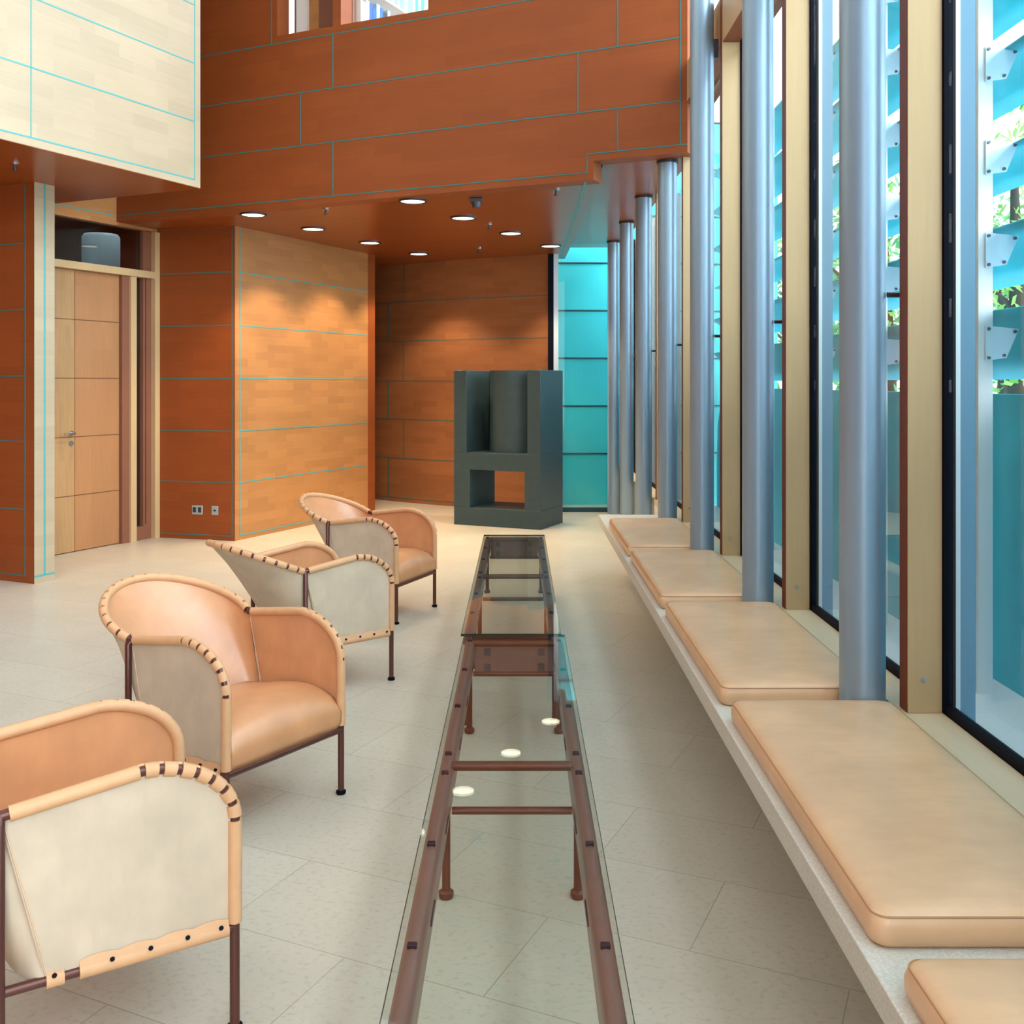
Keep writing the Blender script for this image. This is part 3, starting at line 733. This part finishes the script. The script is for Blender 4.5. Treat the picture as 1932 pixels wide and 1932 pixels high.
# ------------------------------------------------------------------ leather armchairs
HW, DR, ZBAR, ZJ, DPK, ZP, ZA, B1, C1, B2, DT, ZTIP = .264, .489, .239, .604, .206, .641, .492, .068, .154, .168, .822, .739
YO = .30                                           # origin sits .30 behind the front legs
def arm_path(s):
    P = []
    for k in range(15):
        a = PI / 2 * k / 14; P.append(Vector((s * HW, YO - DPK + DPK * math.cos(a), ZA + (ZP - ZA) * math.sin(a))))
    for k in range(1, 9):
        t = k / 8; P.append(Vector((s * HW, YO - DPK - (DR - DPK) * t, ZP + (ZJ - ZP) * t)))
    return P
def rim_path(n=30):
    A = []
    for k in range(n + 1):
        t = k / n
        x = (1 - t) ** 3 * HW + 3 * (1 - t) ** 2 * t * (HW + B1) + 3 * (1 - t) * t * t * B2
        d_ = (1 - t) ** 3 * DR + 3 * (1 - t) ** 2 * t * (DR + C1) + 3 * (1 - t) * t * t * DT + t ** 3 * DT
        A.append(Vector((x, YO - d_, ZJ + (ZTIP - ZJ) * (d_ - DR) / (DT - DR))))
    return A + [Vector((-p.x, p.y, p.z)) for p in reversed(A[:-1])]
TR, BR = .0115, .0165
def make_chair():
    o = empty('leather_armchair')
    RP = rim_path(); RL = plen(RP)
    for s in (1, -1):
        b = MB(); b.tube([(s * HW, YO, .012), (s * HW, YO, ZA)], TR, 14); lg = b.build('front_leg', 'chairsteel', o, 40)
        b = MB(); b.lathe([(.016, .0005), (.018, .005), (.018, .012), (.012, .016)], (s * HW, YO), 16); b.build('foot', 'black', lg, 40)
        b = MB(); b.tube([(s * (HW + .013), YO - DR, .012), (s * (HW + .013), YO - DR, ZJ - .012), (s * HW, YO - DR, ZJ)], TR, 14); lg = b.build('rear_leg', 'chairsteel', o, 40)
        b = MB(); b.lathe([(.016, .0005), (.018, .005), (.018, .012), (.012, .016)], (s * (HW + .013), YO - DR), 16); b.build('foot', 'black', lg, 40)
        b = MB(); b.tube([(s * HW, YO, ZBAR), (s * HW, YO - DR, ZBAR)], TR * .95, 12); b.build('side_rail', 'chairsteel', o, 40)
        A = arm_path(s); AL_ = plen(A)
        b = MB(); b.tube(A, TR, 14); b.build('arm_rail', 'chairsteel', o, 40)
        # leather binding on the arm: straight sleeve, short sleeves round the bend, long sleeve down the front leg
        b = MB(); arc = plen(A[:15]); n = 7; st = arc / n; full = [Vector((s * HW, YO, ZBAR + .013))] + A; l0 = plen(full) - AL_
        sleeves(b, full, [(0, l0 - .005)] + [(l0 + k * st + .006, l0 + (k + 1) * st - .006) for k in range(n)] + [(l0 + arc + .006, l0 + AL_ - .020)], BR, TR * .8, 16, lambda p: Vector((s, 0, 0)))
        b.build('arm_binding', 'binding', o, 50)
        b = MB(); yb = [YO - .016, YO - .335]; b.tube([(s * HW, yb[0], ZBAR), (s * HW, yb[1], ZBAR)], BR, 14); b.tube([(s * HW, YO - .365, ZBAR), (s * HW, YO - .40, ZBAR)], BR, 14)
        # scalloped upper edge of the lower binding
        nn = 24; rows = [[], []]
        for k in range(nn + 1):
            y_ = yb[0] + (yb[1] - yb[0]) * k / nn
            rows[0].append((s * (HW + .014), y_, ZBAR + .006)); rows[1].append((s * (HW + .0045), y_, ZBAR + .024 + .006 * abs(math.sin(PI * k / nn * 4))))
        b.grid(rows); b.build('lower_binding', 'binding', o, 50)
        for y_ in (-.035, -.11, -.19, -.27, -.385):
            b = MB(); c = Vector((s * (HW + .0125), YO + y_, ZBAR + .012)); nrm_ = Vector((s * .85, 0, .5)).normalized(); b.tube([c - nrm_ * .003, c + nrm_ * .0045], .005, 10); b.build('rivet', 'black', o, 40)
        # side panel
        poly = [(YO, ZBAR)] + [(p.y, p.z) for p in A] + [(YO - DR + .005, ZJ - .02), (YO - .40, ZBAR)]
        b = MB(); n = len(poly)
        for x_ in (s * HW - .0025, s * HW + .0025):
            for y_, z_ in poly: b.v.append(Vector((x_, y_, z_)))
        b.f.append(tuple(range(n))); b.f.append(tuple(n + k for k in reversed(range(n)))); b.m += [1 if s < 0 else 0, 1 if s > 0 else 0]
        for k in range(n): b.f.append((k, (k + 1) % n, n + (k + 1) % n, n + k)); b.m.append(0)
        b.build('side_panel', ['leather', 'outer_leather'], o)
        b = MB(); b.tube([(s * (HW - .004), YO - .397, ZBAR + .01), (s * (HW - .004), YO - DR + .010, ZJ - .02)], .0018, 6); b.tube([(s * (HW + .004), YO - .397, ZBAR + .01), (s * (HW + .004), YO - DR + .010, ZJ - .02)], .0018, 6); b.build('seam', 'thread', o, 40)
    b = MB(); b.tube(RP, TR, 14); b.build('back_rim', 'chairsteel', o, 40)
    b = MB(); n = 19; st = RL / n
    sleeves(b, RP, [(k * st + (.014 if k == 0 else .006), (k + 1) * st - (.014 if k == n - 1 else .006)) for k in range(n)], BR, TR * .8, 16, lambda p: Vector((p.x, p.y - YO + .45, 0)).normalized())
    b.build('back_binding', 'binding', o, 50)
    # backrest shell between the lower rear edge and the rim
    rows = []; NR = 14
    for i in range(NR + 1):
        k = i / NR; row = []
        for j in range(49):
            t = j / 48; p = resample(RP, t * RL, t * RL, 2)[0]
            a = PI * t; q = Vector((HW * math.cos(a), YO - .40 - .07 * math.sin(a), ZBAR))
            if j in (0, 48): q = Vector((HW * (1 if j == 0 else -1), YO - .40, ZBAR))
            r = q.lerp(p, k); bow = math.sin(PI * k) * math.sin(a) * .015
            ins = Vector((-r.x, (YO - .30) - r.y, 0)).normalized() * .014 * min(1, (1 - k) * 5) * min(1, k * 6)
            row.append(r + ins + Vector((0, bow, -bow * .4)))
        rows.append(row)
    b = MB(); b.grid(rows)
    out = [[p + Vector((p.x, (p.y - YO + .30), 0)).normalized() * .005 for p in r] for r in rows]
    b.grid(out, 1); nn = len(rows[0]); tot = len(rows) * nn
    for j in range(nn - 1):
        b.f.append((j, j + 1, tot + j + 1, tot + j)); b.m.append(1)
    b.build('backrest', ['leather', 'outer_leather'], o, 60)
    # seat
    prof = [(.004, .243), (.017, .275), (.018, .31), (.006, .345), (-.022, .372), (-.07, .392), (-.13, .402), (-.20, .400), (-.28, .388), (-.36, .370), (-.43, .356), (-.455, .35)]
    rows = []
    for y_, z_ in prof:
        row = []
        for j in range(25):
            x_ = (j / 24 - .5) * 2
            wv = .252 if y_ > -.38 else .252 - (-.38 - y_) * .9
            dz = -.022 * abs(x_) ** 3 * (1 if -.40 < y_ < .01 and z_ > .3 else .2)
            row.append((x_ * wv, YO + y_ - (.006 * abs(x_) ** 4), z_ + dz))
        rows.append(row)
    b = MB(); b.grid(rows); b.build('seat', 'leather', o, 70, 0, .006)
    b = MB(); b.tube([(-HW, YO, ZBAR - .004), (HW, YO, ZBAR - .004)], TR, 14); b.build('front_rail', 'chairsteel', o, 40)
    b = MB(); b.tube([(-HW, YO - DR, ZBAR), (HW, YO - DR, ZBAR)], TR * .9, 12); b.build('rear_rail', 'chairsteel', o, 40)
    return o
ch = make_chair()
pose = [(-1.053, 2.415, 1.0114, 'tan leather armchair cut off at the lower left corner, pale outer side facing the camera'),
        (-1.045, 3.646, 2.157, 'tan leather armchair second from the camera, showing its rounded seat'),
        (-1.043, 5.122, .8655, 'tan leather armchair third from the camera, turned away with its pale side visible'),
        (-.941, 6.653, 1.9519, 'furthest tan leather armchair in front of the honey wood wall')]
for i, (x, y, th, l) in enumerate(pose):
    o = ch if i == 0 else copy_tree(ch)
    o.location = (x, y, 0); o.rotation_euler = (0, 0, -th)
    tag(o, l, 'armchair', 'leather armchairs beside the glass tables')
